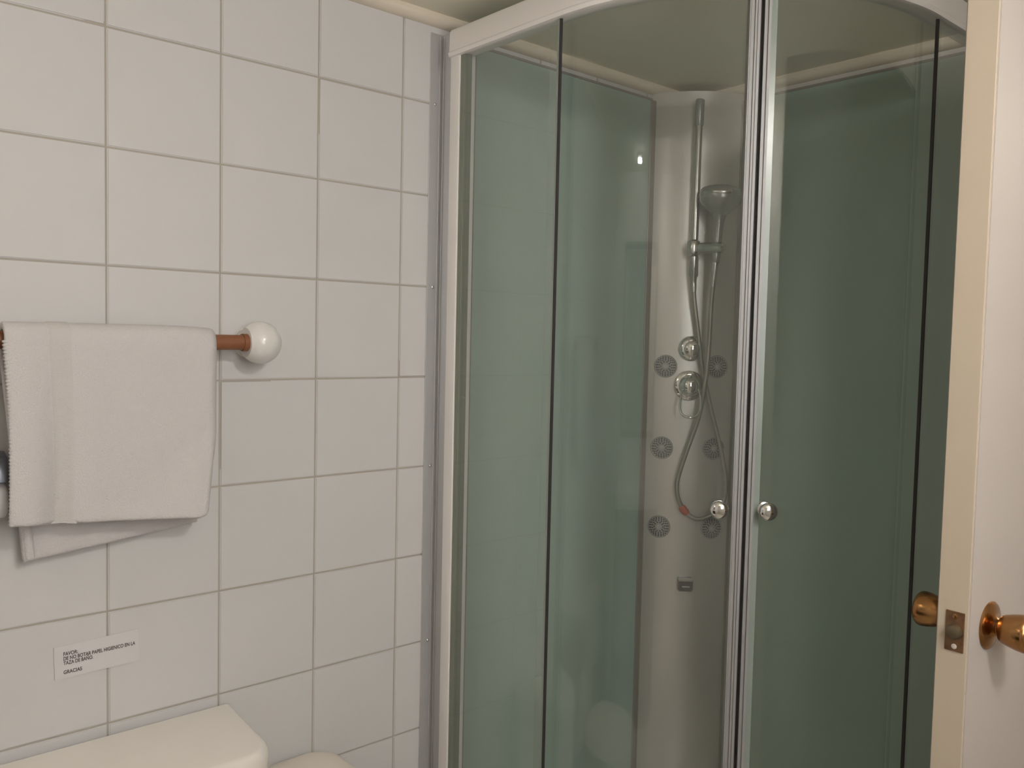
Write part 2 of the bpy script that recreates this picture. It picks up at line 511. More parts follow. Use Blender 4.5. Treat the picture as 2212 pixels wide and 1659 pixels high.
# wall channels with screws, on the left wall and on the back wall
def chan(bm, f):
    """f maps (out-of-wall, along-wall from outside to corner) to x, y"""
    def q(a0, a1, b0, b1, z0, z1, bev=0.0008):
        x0, y0 = f(a0, b0); x1, y1 = f(a1, b1)
        box(bm, min(x0, x1), max(x0, x1), min(y0, y1), max(y0, y1), z0, z1, bev)
    q(0.0, 0.0022, 0.069, 0.104, TRAY, 2.153)
    q(0.0, 0.062, 0.1005, 0.1035, TRAY, 2.150)
    q(0.0, 0.062, 0.122, 0.125, TRAY, 2.150)
    q(0.0, 0.004, 0.094, 0.1005, TRAY, 2.150)
    q(0.010, 0.0125, 0.0985, 0.101, TRAY, 2.150)
    return bm
fL = lambda a, b: (a, b)
fR = lambda a, b: (CX + RR + 0.08 - b, BY - a)
chL = obj('wall_channel', chan(bmesh.new(), fL), 'alu', sh, smooth=False)
chR = obj('wall_channel', chan(bmesh.new(), fR), 'alu', sh, smooth=False)
bm = bmesh.new()
lathe(bm, [(0.0042, 0), (0.0042, 0.0008), (0.0034, 0.0022), (0.0018, 0.003), (0, 0.0032)], 14)
scr = obj('screw', bm, 'chrome', chL, local=True)
first = True
for z in (2.0, 1.6, 1.2, 0.8, 0.4):
    if first:
        scr.location = Vector((0.002, 0.083, z)) - offset_of(sh); scr.rotation_euler = (0, PI / 2, 0); first = False
    else:
        c = scr.copy(); COL.objects.link(c); c.parent = chL
        c.location = Vector((0.002, 0.083 + (2.0 - z) * 0.004, z)) - offset_of(sh)
# white posts
bm = B(0.068, 0.0985, 0.0745, 0.1185, TRAY, 2.135, 0.002, 2)
box(bm, 0.060, 0.070, 0.102, 0.120, TRAY, 2.13, 0.001)
obj('post', bm, 'white', sh)
bm = B(CX + RR + 0.08 - 0.1185, CX + RR + 0.0055, BY - 0.0985, BY - 0.068, TRAY, 2.135, 0.002, 2)
obj('post', bm, 'white', sh)
# pale seal between post and fixed glass
obj('post_seal', B(0.0985, 0.113, 0.078, 0.098, ZB, 2.09, 0.001), 'seal', sh, smooth=False)
# rails
rail_prof = [(-0.030, 2.088), (0.004, 2.083), (0.010, 2.085), (0.012, 2.092), (0.009, 2.096), (0.008, 2.136), (0.004, 2.142), (-0.026, 2.142), (-0.030, 2.138)]
obj('top_rail', front_sweep(bmesh.new(), 0.067, L1 + LA + L3 - 0.067, rail_prof), 'white', sh)
obj('bottom_rail', front_sweep(bmesh.new(), 0.067, L1 + LA + L3 - 0.067, [(-0.030, TRAY), (0.010, TRAY), (0.010, TRAY + 0.030), (0.004, TRAY + 0.036), (-0.026, TRAY + 0.036), (-0.030, TRAY + 0.03)]), 'white', sh)
# fixed panes
SL, SR = 0.398, L1 + LA + 0.012
ST = L1 + LA + L3
p1 = obj('fixed_panel', front_sweep(bmesh.new(), 0.1, SL - 0.003, rect(-0.003, 0.003, ZB, ZT)), 'glass2', sh)
p2 = obj('fixed_panel', front_sweep(bmesh.new(), SR + 0.003, ST - 0.09, rect(-0.003, 0.003, ZB, ZT)), 'glass2', sh)
obj('edge_seal', front_sweep(bmesh.new(), SL - 0.002, SL + 0.0012, rect(-0.0025, 0.003, ZB, ZT - 0.012)), 'dark', p1, smooth=False)
obj('edge_seal', front_sweep(bmesh.new(), SL - 0.0065, SL - 0.002, rect(-0.0035, 0.0035, ZB, ZT - 0.012)), 'strip', p1, smooth=False)
obj('edge_seal', front_sweep(bmesh.new(), SR - 0.001, SR + 0.003, rect(-0.0025, 0.003, ZB, ZT - 0.012)), 'dark', p2, smooth=False)
# sliding doors
sm = s_of(-45.0)
W1 = s_of(-47.62)
W2 = s_of(-43.25)
dL = obj('sliding_door', front_sweep(bmesh.new(), SL - 0.045, W1 + 0.006, rect(-0.0200, -0.0150, ZB + 0.005, ZT)), 'glass', sh)
dR = obj('sliding_door', front_sweep(bmesh.new(), W2 - 0.003, SR + 0.055, rect(-0.0200, -0.0150, ZB + 0.005, ZT)), 'glass', sh)
def ribbed(s0, s1, offs):
    """extruded profile: polygon (s, off) with ribs, full height"""
    n = len(offs)
    poly = []
    for i, of in enumerate(offs):
        a = s0 + (s1 - s0) * i / n
        b = s0 + (s1 - s0) * (i + 1) / n
        poly.append(fpt(a, of)[0]); poly.append(fpt(b, of)[0])
    poly.append(fpt(s1, -0.028)[0]); poly.append(fpt(s0, -0.028)[0])
    return prism(bmesh.new(), poly, ZB, ZT)
obj('edge_profile', ribbed(W1, sm - 0.0035, [0.000, 0.0010, 0.0, -0.0025, 0.0005, -0.0015, 0.0005, 0.0]), 'alu_light', dL, smooth=False)
obj('edge_profile', ribbed(sm + 0.0030, W2, [0.0005, -0.0015, -0.0030, 0.0005, 0.0]), 'alu_light', dR, smooth=False)
obj('magnet_seal', ribbed(sm - 0.0035, sm - 0.0004, [-0.008]), 'dark', dL, smooth=False)
obj('magnet_seal', ribbed(sm + 0.0004, sm + 0.0030, [-0.008]), 'dark', dR, smooth=False)
obj('glazing_strip', front_sweep(bmesh.new(), W2, s_of(-41.65), rect(-0.0225, -0.0125, ZB, ZT)), 'strip', dR, smooth=False)
def sknob(deg, z, parent):
    s = s_of(deg)
    (x, y), nn = fpt(s, -0.015)
    f = frame_to((x, y, z), (nn[0], nn[1], 0))
    bm = bmesh.new()
    lathe(bm, [(0.013, 0), (0.013, 0.003), (0.0085, 0.005), (0.0085, 0.013), (0.0120, 0.016), (0.0150, 0.0185), (0.0155, 0.0205)], 36, f)
    k = obj('door_knob', bm, 'chrome_soft', parent)
    bm = bmesh.new()
    lathe(bm, [(0.0155, 0.0203), (0.0158, 0.024), (0.0148, 0.0275), (0.0118, 0.0302), (0.0065, 0.0320), (0, 0.0325)], 36, f)
    obj('knob_cap', bm, 'chrome', k)
    bm = bmesh.new()
    lathe(bm, [(0.012, -0.005), (0.012, -0.014), (0.009, -0.018), (0, -0.0185)], 24, f)
    obj('knob_back', bm, 'chrome_soft', k)
sknob(-50.3, 1.205, dL)
sknob(-40.4, 1.205, dR)
# green back panels and their frames
PZ0, PZ1 = TRAY + 0.012, 2.148
bpn = obj('back_panel', B(0.004, 0.010, 0.190, 0.808, PZ0, PZ1, 0.001), 'green', sh)
bm = B(0.002, 0.013, 0.145, 0.1905, PZ0, PZ1, 0.0015)
obj('panel_frame', bm, 'frame', bpn)
obj('panel_frame', B(0.002, 0.013, 0.803, 0.826, PZ0, PZ1, 0.0015), 'frame', bpn)
bm = B(0.002, 0.0125, 0.190, 0.808, PZ1 - 0.002, PZ1 + 0.004, 0.0008)
obj('panel_frame', bm, 'frame', bpn)
bpn = obj('back_panel', B(0.192, 0.76, BY - 0.010, BY - 0.004, PZ0, PZ1, 0.001), 'green', sh)
obj('panel_frame', B(0.174, 0.197, BY - 0.013, BY - 0.002, PZ0, PZ1, 0.0015), 'frame', bpn)
obj('panel_frame', B(0.76, 0.82, BY - 0.013, BY - 0.002, PZ0, PZ1, 0.0015), 'frame', bpn)
obj('panel_frame', B(0.192, 0.76, BY - 0.0125, BY - 0.002, PZ1 - 0.002, PZ1 + 0.004, 0.0008), 'frame', bpn)

# ------------------------------------------------------------------ shower column in the corner
MX, MY = 0.09, 0.91
ES = Vector((1, 1, 0)).normalized()
EN = Vector((1, -1, 0)).normalized()
CR = 0.255
CC = Vector((MX, MY, 0)) - EN * CR * math.cos(PI / 6)
def colp(s, z, off=0.0):
    a = math.asin(max(-1, min(1, s / CR)))
    v = CC + (ES * math.sin(a) + EN * math.cos(a)) * (CR + off)
    return Vector((v.x, v.y, z))
def coln(s):
    a = math.asin(s / CR)
    return ES * math.sin(a) + EN * math.cos(a)
def flat(s, z, h):
    """point in the plane parallel to the panel, h in front of its chord"""
    v = Vector((MX, MY, 0)) + ES * s + EN * h
    return Vector((v.x, v.y, z))
sp = empty('shower_tower', (0.06, 0.94, TRAY))
setp(sp, 'silver white corner massage shower panel with grey jets and chrome knobs', 'shower panel')
poly = [(0.003, BY - 0.003)]
for i in range(25):
    v = colp(-0.1265 + 0.253 * i / 24, 0)
    poly.append((v.x, v.y))
bm = prism(bmesh.new(), poly, TRAY, 2.168)
obj('panel_body', bm, 'column', sp, ang=25)
def at_col(s, z):
    n = coln(s)
    return frame_to(colp(s, z, -0.0005), (n.x, n.y, 0))
# jets: shared meshes in local coordinates
def jet_rim():
    return lathe(bmesh.new(), [(0.0315, 0), (0.0315, 0.0025), (0.0300, 0.0042), (0.0280, 0.0036), (0.0272, 0.0028), (0.024, 0.0034), (0.010, 0.0046), (0, 0.0048)], 40)
jm = obj('massage_jet', jet_rim(), 'jet', sp, local=True)
bm = bmesh.new()
for ring, cnt in ((0.0125, 10), (0.0172, 14), (0.0218, 18), (0.0258, 22)):
    for k in range(cnt):
        a = 2 * PI * (k + 0.5 * (ring > 0.015)) / cnt
        lathe(bm, [(0.0019, 0.0), (0.0019, 0.0056 - 0.1 * (ring - 0.0125)), (0, 0.0057 - 0.1 * (ring - 0.0125))], 8, Matrix.Translation((ring * math.cos(a), ring * math.sin(a), 0)))
jh = obj('nozzle_holes', bm, 'hole', jm, local=True)
jh['kind'] = 'stuff'
bm = lathe(bmesh.new(), [(0.0068, 0.004), (0.0068, 0.0058), (0.005, 0.0068), (0, 0.0070)], 20)
jb = obj('jet_button', bm, 'jetlight', jm, local=True)
firstj = True
for s, z in ((-0.0698, 1.4218), (0.0698, 1.4235), (-0.0735, 1.195), (0.0675, 1.198), (-0.0745, 0.9737), (0.0695, 0.9750)):
    if firstj: j = jm; firstj = False
    else:
        j = jm.copy(); COL.objects.link(j); j.parent = sp
        for ch in (jh, jb):
            c = ch.copy(); COL.objects.link(c); c.parent = j
    mt = at_col(s, z)
    j.location = mt.translation - offset_of(sp)
    j.rotation_euler = mt.to_euler()
# diverter knob
f = at_col(-0.0035, 1.4715)
dk = obj('diverter_rosette', lathe(bmesh.new(), [(0.0345, 0), (0.0350, 0.004), (0.0325, 0.009), (0.027, 0.0125), (0.021, 0.014)], 40, f), 'chrome', sp)
bm = lathe(bmesh.new(), [(0.0215, 0.0135), (0.0220, 0.022), (0.0210, 0.034), (0.0185, 0.0395), (0.012, 0.0425), (0, 0.0435)], 40, f)
obj('diverter_knob', bm, 'chrome', dk)
# mixer with loop lever
f = at_col(-0.006, 1.3705)
mk = obj('mixer_rosette', lathe(bmesh.new(), [(0.0415, 0), (0.0420, 0.004), (0.040, 0.009), (0.034, 0.012), (0.029, 0.013)], 44, f), 'chrome', sp)
bm = lathe(bmesh.new(), [(0.0290, 0.012), (0.0300, 0.018), (0.0290, 0.028), (0.0250, 0.037), (0.018, 0.0435), (0.009, 0.0465), (0, 0.0473)], 44, f)
obj('mixer_dome', bm, 'chrome', mk)
pts = []
for (a, b, h) in ((-0.0215, 1.372, 0.030), (-0.0240, 1.345, 0.046), (-0.0262, 1.318, 0.058), (-0.0235, 1.300, 0.064), (-0.0150, 1.2905, 0.067), (-0.003, 1.2885, 0.068), (0.009, 1.2925, 0.066), (0.0170, 1.308, 0.061), (0.0195, 1.330, 0.052), (0.0190, 1.350, 0.043), (0.016, 1.372, 0.030)):
    pts.append(colp(a - 0.003, b, h - 0.0))
obj('loop_lever', tube(bmesh.new(), smooth_path(pts, 6), 0.0032, 12), 'chrome', mk)
# small spout
f = colp(0.0, 0.8185)
bm = bmesh.new()
n0 = coln(0)
def spout_pt(s, z, h): return flat(s, z, 0.034 + h)
def obox(bm, s0, s1, z0, z1, h0, h1, bev=0.002):
    vs = [bm.verts.new(spout_pt(a, b, h)) for a, b, h in ((s0, z0, h0), (s1, z0, h0), (s1, z0, h1), (s0, z0, h1), (s0, z1, h0), (s1, z1, h0), (s1, z1, h1), (s0, z1, h1))]
    fs = [bm.faces.new([vs[i] for i in q]) for q in ((3, 2, 1, 0), (4, 5, 6, 7), (0, 1, 5, 4), (1, 2, 6, 5), (2, 3, 7, 6), (3, 0, 4, 7))]
    es = set(e for q in fs for e in q.edges)
    bmesh.ops.bevel(bm, geom=list(es), offset=bev, segments=2, affect='EDGES')
obox(bm, -0.0205, 0.0205, 0.8010, 0.8375, -0.004, 0.022, 0.003)
spt = obj('tub_spout', bm, 'darkchrome', sp)
bm = bmesh.new()
obox(bm, -0.0195, 0.0195, 0.8290, 0.8372, 0.014, 0.0228, 0.001)
obj('spout_cap', bm, 'chrome_soft', spt)
bm = bmesh.new()
obox(bm, -0.0100, 0.0115, 0.8125, 0.8160, 0.018, 0.0228, 0.0006)
obj('spout_slot', bm, 'chrome_soft', spt)
# slide bar with brackets
HB = 0.070
bar = obj('slide_bar', tube(bmesh.new(), [flat(-0.0070, 2.068, HB), flat(-0.0085, 1.719, HB)], 0.0095, 20), 'chrome_soft', sp)
bm = bmesh.new()
tube(bm, [flat(-0.0058, 2.136, HB), flat(-0.0060, 2.134, HB), flat(-0.0068, 2.068, HB), flat(-0.0068, 2.066, HB)], [0.0095, 0.0118, 0.0118, 0.0105], 20)
tube(bm, [flat(-0.0060, 2.11, 0.03), flat(-0.0060, 2.11, HB)], 0.008, 14)
obj('top_bracket', bm, 'headgrey', bar)
bm = bmesh.new()
tube(bm, [flat(-0.0085, 1.722, HB), flat(-0.0085, 1.719, HB), flat(-0.0082, 1.668, HB), flat(-0.0081, 1.664, HB), flat(-0.0080, 1.650, HB), flat(-0.0079, 1.642, HB)], [0.0095, 0.0122, 0.0122, 0.0095, 0.0080, 0.0070], 20)
tube(bm, [flat(-0.0083, 1.70, 0.03), flat(-0.0083, 1.70, HB)], 0.008, 14)
obj('bottom_bracket', bm, 'chrome_soft', bar)
# slider with handset holder
bm = lathe(bmesh.new(), [(0.0, -0.0230), (0.011, -0.0215), (0.0172, -0.0165), (0.0190, -0.009), (0.0190, 0.009), (0.0172, 0.0165), (0.011, 0.0215), (0, 0.0230)], 32, frame_to(flat(-0.0120, 1.7420, HB + 0.006), (0, 0, 1)))
sl = obj('slider', bm, 'chrome_soft', bar)
bm = bmesh.new()
tube(bm, [flat(0.002, 1.7405, HB + 0.016), flat(0.008, 1.7403, HB + 0.026), flat(0.050, 1.738, HB + 0.066), flat(0.0560, 1.738, HB + 0.071), flat(0.0585, 1.738, HB + 0.073)], [0.0120, 0.0145, 0.0148, 0.0138, 0.009], 24)
obj('handset_holder', bm, 'chrome_soft', sl)

# ------------------------------------------------------------------ hand shower with hose
hb = flat(0.0410, 1.7000, 0.120)
hs = empty('hand_shower', hb)
setp(hs, 'grey hand shower with steel hose hanging in a holder on the slide bar', 'hand shower')
top = flat(0.0490, 1.9060, 0.122)
ax = (top - hb).normalized()
f = frame_to(hb, ax)
bm = lathe(bmesh.new(), [(0.0085, 0.0), (0.0100, 0.004), (0.0112, 0.02), (0.0118, 0.06), (0.0125, 0.09), (0.0138, 0.106), (0.0165, 0.118), (0.0200, 0.126)], 32, f)
obj('handle', bm, 'headgrey', hs)
bm = lathe(bmesh.new(), [(0.0190, 0.124), (0.026, 0.132), (0.037, 0.141), (0.0465, 0.149), (0.0520, 0.158), (0.0537, 0.168), (0.0537, 0.181), (0.0520, 0.188), (0.0470, 0.193), (0.0440, 0.1935)], 44, f)
hd = obj('shower_head', bm, 'headgrey', hs)
bm = lathe(bmesh.new(), [(0.0450, 0.1915), (0.0400, 0.1965), (0.026, 0.200), (0, 0.2015)], 44, f)
obj('spray_face', bm, 'chrome_soft', hd)
bm = lathe(bmesh.new(), [(0.0536, 0.172), (0.0548, 0.175), (0.0548, 0.181), (0.0530, 0.184)], 44, f)
obj('head_ring', bm, 'chrome_soft', hd)
hose = [(-0.0079, 1.6481, 0.07), (-0.0038, 1.601, 0.07), (0.0097, 1.5141, 0.067), (0.0216, 1.439, 0.062), (0.0357, 1.3761, 0.056), (0.0516, 1.3133, 0.055), (0.0738, 1.2372, 0.05), (0.0927, 1.1613, 0.05), (0.101, 1.104, 0.05), (0.0952, 1.0525, 0.05), (0.0617, 1.0164, 0.055), (0.0236, 1.0059, 0.06), (-0.0084, 1.0253, 0.06), (-0.0271, 1.0567, 0.06), (-0.0333, 1.0949, 0.06), (-0.027, 1.1335, 0.06), (-0.0085, 1.1984, 0.065), (0.0167, 1.282, 0.07), (0.0285, 1.3648, 0.085), (0.0346, 1.4649, 0.095), (0.0353, 1.588, 0.108), (0.0405, 1.703, 0.12)]
hp = smooth_path([flat(*q) for q in hose], 8)
ho = obj('shower_hose', tube(bmesh.new(), hp, 0.0060, 12), 'hose', hs)
bm = bmesh.new()
i0 = min(range(len(hp)), key=lambda i: (hp[i] - flat(-0.0111, 1.0285, 0.06)).length)
tube(bm, hp[i0 - 3:i0 + 4], [0.0075, 0.0098, 0.0104, 0.0104, 0.0104, 0.0098, 0.0075], 16)
obj('red_sleeve', bm, 'red', ho)
obj('hose_ferrule', tube(bmesh.new(), hp[0:6], [0.0085, 0.0085, 0.0082, 0.0078, 0.0072, 0.0065], 16), 'chrome_soft', ho)
obj('hose_ferrule', tube(bmesh.new(), hp[-6:], [0.0065, 0.0072, 0.0080, 0.0085, 0.0088, 0.0088], 16), 'chrome_soft', ho)

# ------------------------------------------------------------------ towel rail
BXX, BZ, BR = 0.056, 1.4725, 0.0138
trl = empty('towel_rail', (0.0, -0.35, BZ))
setp(trl, 'brown wooden towel rail with round white ceramic wall mount', 'towel rail')
def mount(y, sgn):
    bm = bmesh.new()
    # rounded ceramic knob growing from the wall, cut flat where the bar enters
    prof = [(0.0270, 0.0), (0.0275, 0.003), (0.0265, 0.010), (0.0285, 0.018)] + [(0.0395 * math.cos(math.radians(a)), 0.050 + 0.0395 * math.sin(math.radians(a))) for a in range(-40, 90, 10)] + [(0, 0.0895)]
    lathe(bm, prof, 40, frame_to((0.0, y, BZ), (1, 0, 0)))
    bmesh.ops.bisect_plane(bm, geom=bm.verts[:] + bm.edges[:] + bm.faces[:], plane_co=(0, y - sgn * 0.0285, 0), plane_no=(0, -sgn, 0), clear_outer=True)
    es = [e for e in bm.edges if e.is_boundary]
    bmesh.ops.holes_fill(bm, edges=es)
    mo = obj('wall_mount', bm, 'ceramic', trl)
    bm = bmesh.new()
    lathe(bm, [(0.030, 0.0), (0.0305, 0.002), (0.0295, 0.0035), (0.026, 0.004)], 40, frame_to((0.0, y, BZ), (1, 0, 0)))
    obj('base_flange', bm, 'ceramic', mo)
mount(-0.3445, 1)
mount(-0.98, -1)
rb = obj('bar', tube(bmesh.new(), [(BXX, -0.960, BZ - 0.001), (BXX, -0.366, BZ)], BR, 24), 'wood', trl)
obj('bar_ferrule', tube(bmesh.new(), [(BXX, -0.383, BZ), (BXX, -0.3825, BZ), (BXX, -0.3722, BZ), (BXX, -0.371, BZ)], [BR + 0.0004, BR + 0.0022, BR + 0.0022, BR + 0.0004], 24), 'wood', rb)

# ------------------------------------------------------------------ towel (one cloth, folded over the bar)
YL, YR = -0.7710, -0.4370
NU, NV = 72, 96
def fold(u, t):
    """forward bulge of the front drop at width u (0 left) and depth t (0 at bar, 1 at hem)"""
    g = lambda c, w: math.exp(-((u - c) / w) ** 2)
    f1 = 0.015 * g(0.06, 0.10) * (0.25 + t)
    f2 = -0.0125 * g(0.215, 0.055) * (0.2 + 0.8 * t)
    f3 = 0.0040 * g(0.36, 0.06) * (0.3 + 0.7 * t)
    f4 = 0.007 * math.sin(3.2 * u + 0.4) * t
    f5 = 0.016 * max(0, (u + t - 1.45)) ** 1.0 * 2.0 * (1 if u < 0.985 else 0.6)
    f6 = -0.020 * max(0.0, (u - 0.955) / 0.045) ** 2
    return f1 + f2 + f3 + f4 + f5 + f6
def front_pt(u, t, lift=0.0):
    zb = 1.188 - 0.026 * u + 0.012 * max(0, (u - 0.90) / 0.1) ** 2
    ztop = BZ
    x = BXX + BR + 0.0085 + fold(u, t) + lift
    edge_in = 0.020 * max(0, t - 0.55) / 0.45 * max(0, (u - 0.8) / 0.2)
    left_in = 0.004 * math.sin(PI * t) - 0.002 + 0.004 * t
    y = YL + (YR - YL) * u - edge_in + left_in * (1 - u)
    return Vector((x, y, ztop + (zb - ztop) * t))
def back_pt(u, t):
    zb = 1.113 + 0.030 * u
    y = (YL + 0.034 * t) + ((YR - 0.014 * t) - (YL + 0.034 * t)) * u
    x = BXX - BR - 0.0085 + 0.003 * math.sin(5 * u) * t - 0.010 * t + 0.008 * max(0, 1 - u / 0.08) * t
    return Vector((max(x, 0.012), y, BZ + (zb - BZ) * t))
def towel_path(u):
    row = []
    for i in range(34):
        row.append(front_pt(u, 1 - i / 34))
    a, b = front_pt(u, 0), back_pt(u, 0)
    cx = (a.x + b.x) / 2; rx = (a.x - b.x) / 2
    for i in range(11):
        an = PI * i / 10
        y = YL + (YR - YL) * u
        sag = 0.004 * max(0, (u - 0.75) / 0.25) ** 2
        row.append(Vector((cx + rx * math.cos(an), y, BZ + (BR + 0.0085) * math.sin(an) - sag)))
    for i in range(1, 35):
        row.append(back_pt(u, i / 34))
    return row
bm = bmesh.new()
rows = [[bm.verts.new(p) for p in towel_path(i / NU)] for i in range(NU + 1)]
for a, b in zip(rows[:-1], rows[1:]):
    for k in range(len(a) - 1):
        bm.faces.new((a[k], a[k + 1], b[k + 1], b[k]))
tw = obj('towel', bm, 'towel', ang=180)
md = tw.modifiers.new('thick', 'SOLIDIFY'); md.thickness = 0.0125; md.offset = 0.0
md = tw.modifiers.new('soft', 'SUBSURF'); md.levels = 1; md.render_levels = 1
setp(rebase(tw, (BXX, -0.61, 1.12)), 'white terry towel folded over the wooden rail above the toilet', 'towel')
# woven border band on the front drop
bm = bmesh.new()
rows = []
for i in range(9):
    u = 0.178 + 0.112 * i / 8
    lf = 0.0072 if 0 < i < 8 else 0.0050
    row = [front_pt(u, 1 - k / 40, lf) for k in range(40)]
    pa, pb = front_pt(u, 0), back_pt(u, 0)
    cx, rx = (pa.x + pb.x) / 2, (pa.x - pb.x) / 2
    for k in range(9):
        an = PI * k / 8
        row.append(Vector((cx + (rx + lf) * math.cos(an), YL + (YR - YL) * u, BZ + (BR + 0.0085 + lf) * math.sin(an))))
    rows.append([bm.verts.new(p) for p in row])
for a, b in zip(rows[:-1], rows[1:]):
    for k in range(len(a) - 1):
        bm.faces.new((a[k], a[k + 1], b[k + 1], b[k]))
bd = obj('border_band', bm, 'band', tw, ang=180)
# overlock hem stitches down the left edge
bm = bmesh.new()
for k in range(52):
    p = front_pt(0.006, 0.01 + 0.98 * k / 51)
    box(bm, p.x - 0.0045, p.x + 0.0068, p.y - 0.0028, p.y + 0.0075, p.z - 0.0022, p.z + 0.0022, 0.0014)
hm = obj('hem_stitching', bm, 'band', tw)
hm['kind'] = 'stuff'
# rolled hem on the back drop
obj('rolled_hem', tube(bmesh.new(), smooth_path([back_pt(0.02, t) + Vector((0.004, 0.004, 0)) for t in (0.3, 0.6, 0.85, 0.93, 0.985)], 5), [0.0075] * 20 + [0.006], 12), 'towel', tw)

# ------------------------------------------------------------------ paper notice
sg = empty('wall_notice', (0.0, -0.616, 0.90))
setp(sg, 'small white paper notice with four lines of dark capitals', 'notice')
Y0, Y1, Z0, Z1 = -0.6840, -0.5475, 0.9005, 0.9575
bm = bmesh.new()
vs = [bm.verts.new(p) for p in ((0.0012, Y0 - 0.001, Z0 - 0.002), (0.0012, Y1, Z0 + 0.0015), (0.0012, Y1 - 0.002, Z1 + 0.0015), (0.0012, Y0 - 0.0025, Z1 - 0.003))]
fc = bm.faces.new(vs)
ex = bmesh.ops.extrude_face_region(bm, geom=[fc])
bmesh.ops.translate(bm, verts=[v for v in ex['geom'] if isinstance(v, bmesh.types.BMVert)], vec=(0.0009, 0, 0))
obj('paper_sheet', bm, 'paper', sg, smooth=False)
def text_line(txt, y, z, size, width):
    cu = bpy.data.curves.new('text', 'FONT')
    cu.body = txt
    cu.size = size
    cu.offset = size * 0.018
    cu.extrude = 0.0001
    to = bpy.data.objects.new('text_tmp', cu)
    COL.objects.link(to)
    dg = bpy.context.evaluated_depsgraph_get()
    me = bpy.data.meshes.new_from_object(to.evaluated_get(dg))
    bpy.data.objects.remove(to)
    xs = [v.co.x for v in me.vertices]
    k = width / (max(xs) - min(xs))
    x0 = min(xs)
    me.transform(Matrix.Translation((-x0, 0, 0)))
    me.transform(Matrix.Diagonal((k, 1, 1, 1)))
    tilt = 0.018
    # x -> +y, y -> +z, z -> +x
    me.transform(Matrix(((0, 0, 1, 0.0024), (1, 0, 0, y), (tilt, 1, 0, z), (0, 0, 0, 1))))
    me.transform(Matrix.Translation(-offset_of(sg)))
    me.materials.clear(); me.materials.append(M['ink'])
    o = bpy.data.objects.new('text_line', me)
    COL.objects.link(o); o.parent = sg
TY = -0.6715
text_line('FAVOR:', TY, 0.9380, 0.0088, 0.0225)
text_line('DE NO BOTAR PAPEL HIGIENICO EN LA', TY, 0.9300, 0.0088, 0.1170)
text_line('TAZA DE BA\u00d1O.', TY, 0.9222, 0.0088, 0.0470)
text_line('GRACIAS', TY, 0.9065, 0.0088, 0.0290)

# ------------------------------------------------------------------ toilet
to = empty('toilet', (0.02, -0.60, 0.0))
setp(to, 'warm white close coupled toilet with flat cistern lid below the notice', 'toilet')
TYC, TW = -0.595, 0.213
def lid_loop(inset, z):
    return [(p[0], p[1], z) for p in rrect(0.016 + inset * 0.3, 0.262 - inset, TYC - TW + inset, TYC + TW - inset, 0.040, 8)]
# lid outline: square at the wall, rounded at the front
def lid_poly(inset):
    x0, x1, y0, y1 = 0.016, 0.243 - inset, TYC - TW + inset, TYC + TW - inset
    r = 0.046
    pts = [(x0, y0), ]
    for cx, cy, a0 in ((x1 - r, y0 + r, -90), (x1 - r, y1 - r, 0)):
        for k in range(9):
            a = math.radians(a0 + 90 * k / 8)
            pts.append((cx + r * math.cos(a), cy + r * math.sin(a)))
    pts.append((x0, y1))
    return [(px, TYC + (py - TYC) * (1 - 0.085 * (px - x0) / (x1 - x0))) for px, py in pts]
bm = bmesh.new()
loft(bm, [[(p[0], p[1], z) for p in lid_poly(i)] for i, z in ((0.010, 0.742), (0.002, 0.744), (0.0, 0.750), (0.0, 0.772), (0.002, 0.779), (0.006, 0.7835), (0.012, 0.7850))])
obj('cistern_lid', bm, 'porcelain', to)
bm = bmesh.new()
loft(bm, [[(p[0], p[1], z) for p in lid_poly(i)] for i, z in ((0.045, 0.40), (0.030, 0.42), (0.016, 0.60), (0.012, 0.742))])
cis = obj('cistern', bm, 'porcelain', to)
bm = lathe(bmesh.new(), [(0.024, 0), (0.024, 0.004), (0.020, 0.007), (0.0, 0.0075)], 28, Matrix.Translation((0.135, TYC - 0.12, 0.785)))
obj('flush_button', bm, 'chrome', to)
def ell(cx, cy, rx, ry, z, n=36, egg=0.0):
    return [(cx + rx * math.cos(2 * PI * k / n) * (1 + egg * math.cos(2 * PI * k / n)), cy + ry * math.sin(2 * PI * k / n), z) for k in range(n)]
bm = bmesh.new()
loft(bm, [ell(0.36, TYC, 0.20, 0.105, 0.0), ell(0.36, TYC, 0.19, 0.095, 0.04), ell(0.38, TYC, 0.17, 0.09, 0.16), ell(0.40, TYC, 0.22, 0.135, 0.29), ell(0.415, TYC, 0.245, 0.180, 0.375), ell(0.415, TYC, 0.245, 0.182, 0.405)])
box(bm, 0.06, 0.28, TYC - 0.11, TYC + 0.11, 0.28, 0.402, 0.02, 2)
obj('bowl', bm, 'porcelain', to)
bm = bmesh.new()
loft(bm, [ell(0.42, TYC, 0.236, 0.182, 0.406), ell(0.42, TYC, 0.242, 0.187, 0.412), ell(0.42, TYC, 0.242, 0.187, 0.422), ell(0.42, TYC, 0.236, 0.182, 0.428)])
st = obj('seat', bm, 'plastic', to)
bm = bmesh.new()
loft(bm, [ell(0.42, TYC, 0.238, 0.184, 0.429), ell(0.42, TYC, 0.242, 0.187, 0.436), ell(0.42, TYC, 0.236, 0.180, 0.447), ell(0.42, TYC, 0.15, 0.11, 0.454)])
obj('seat_lid', bm, 'plastic', to)

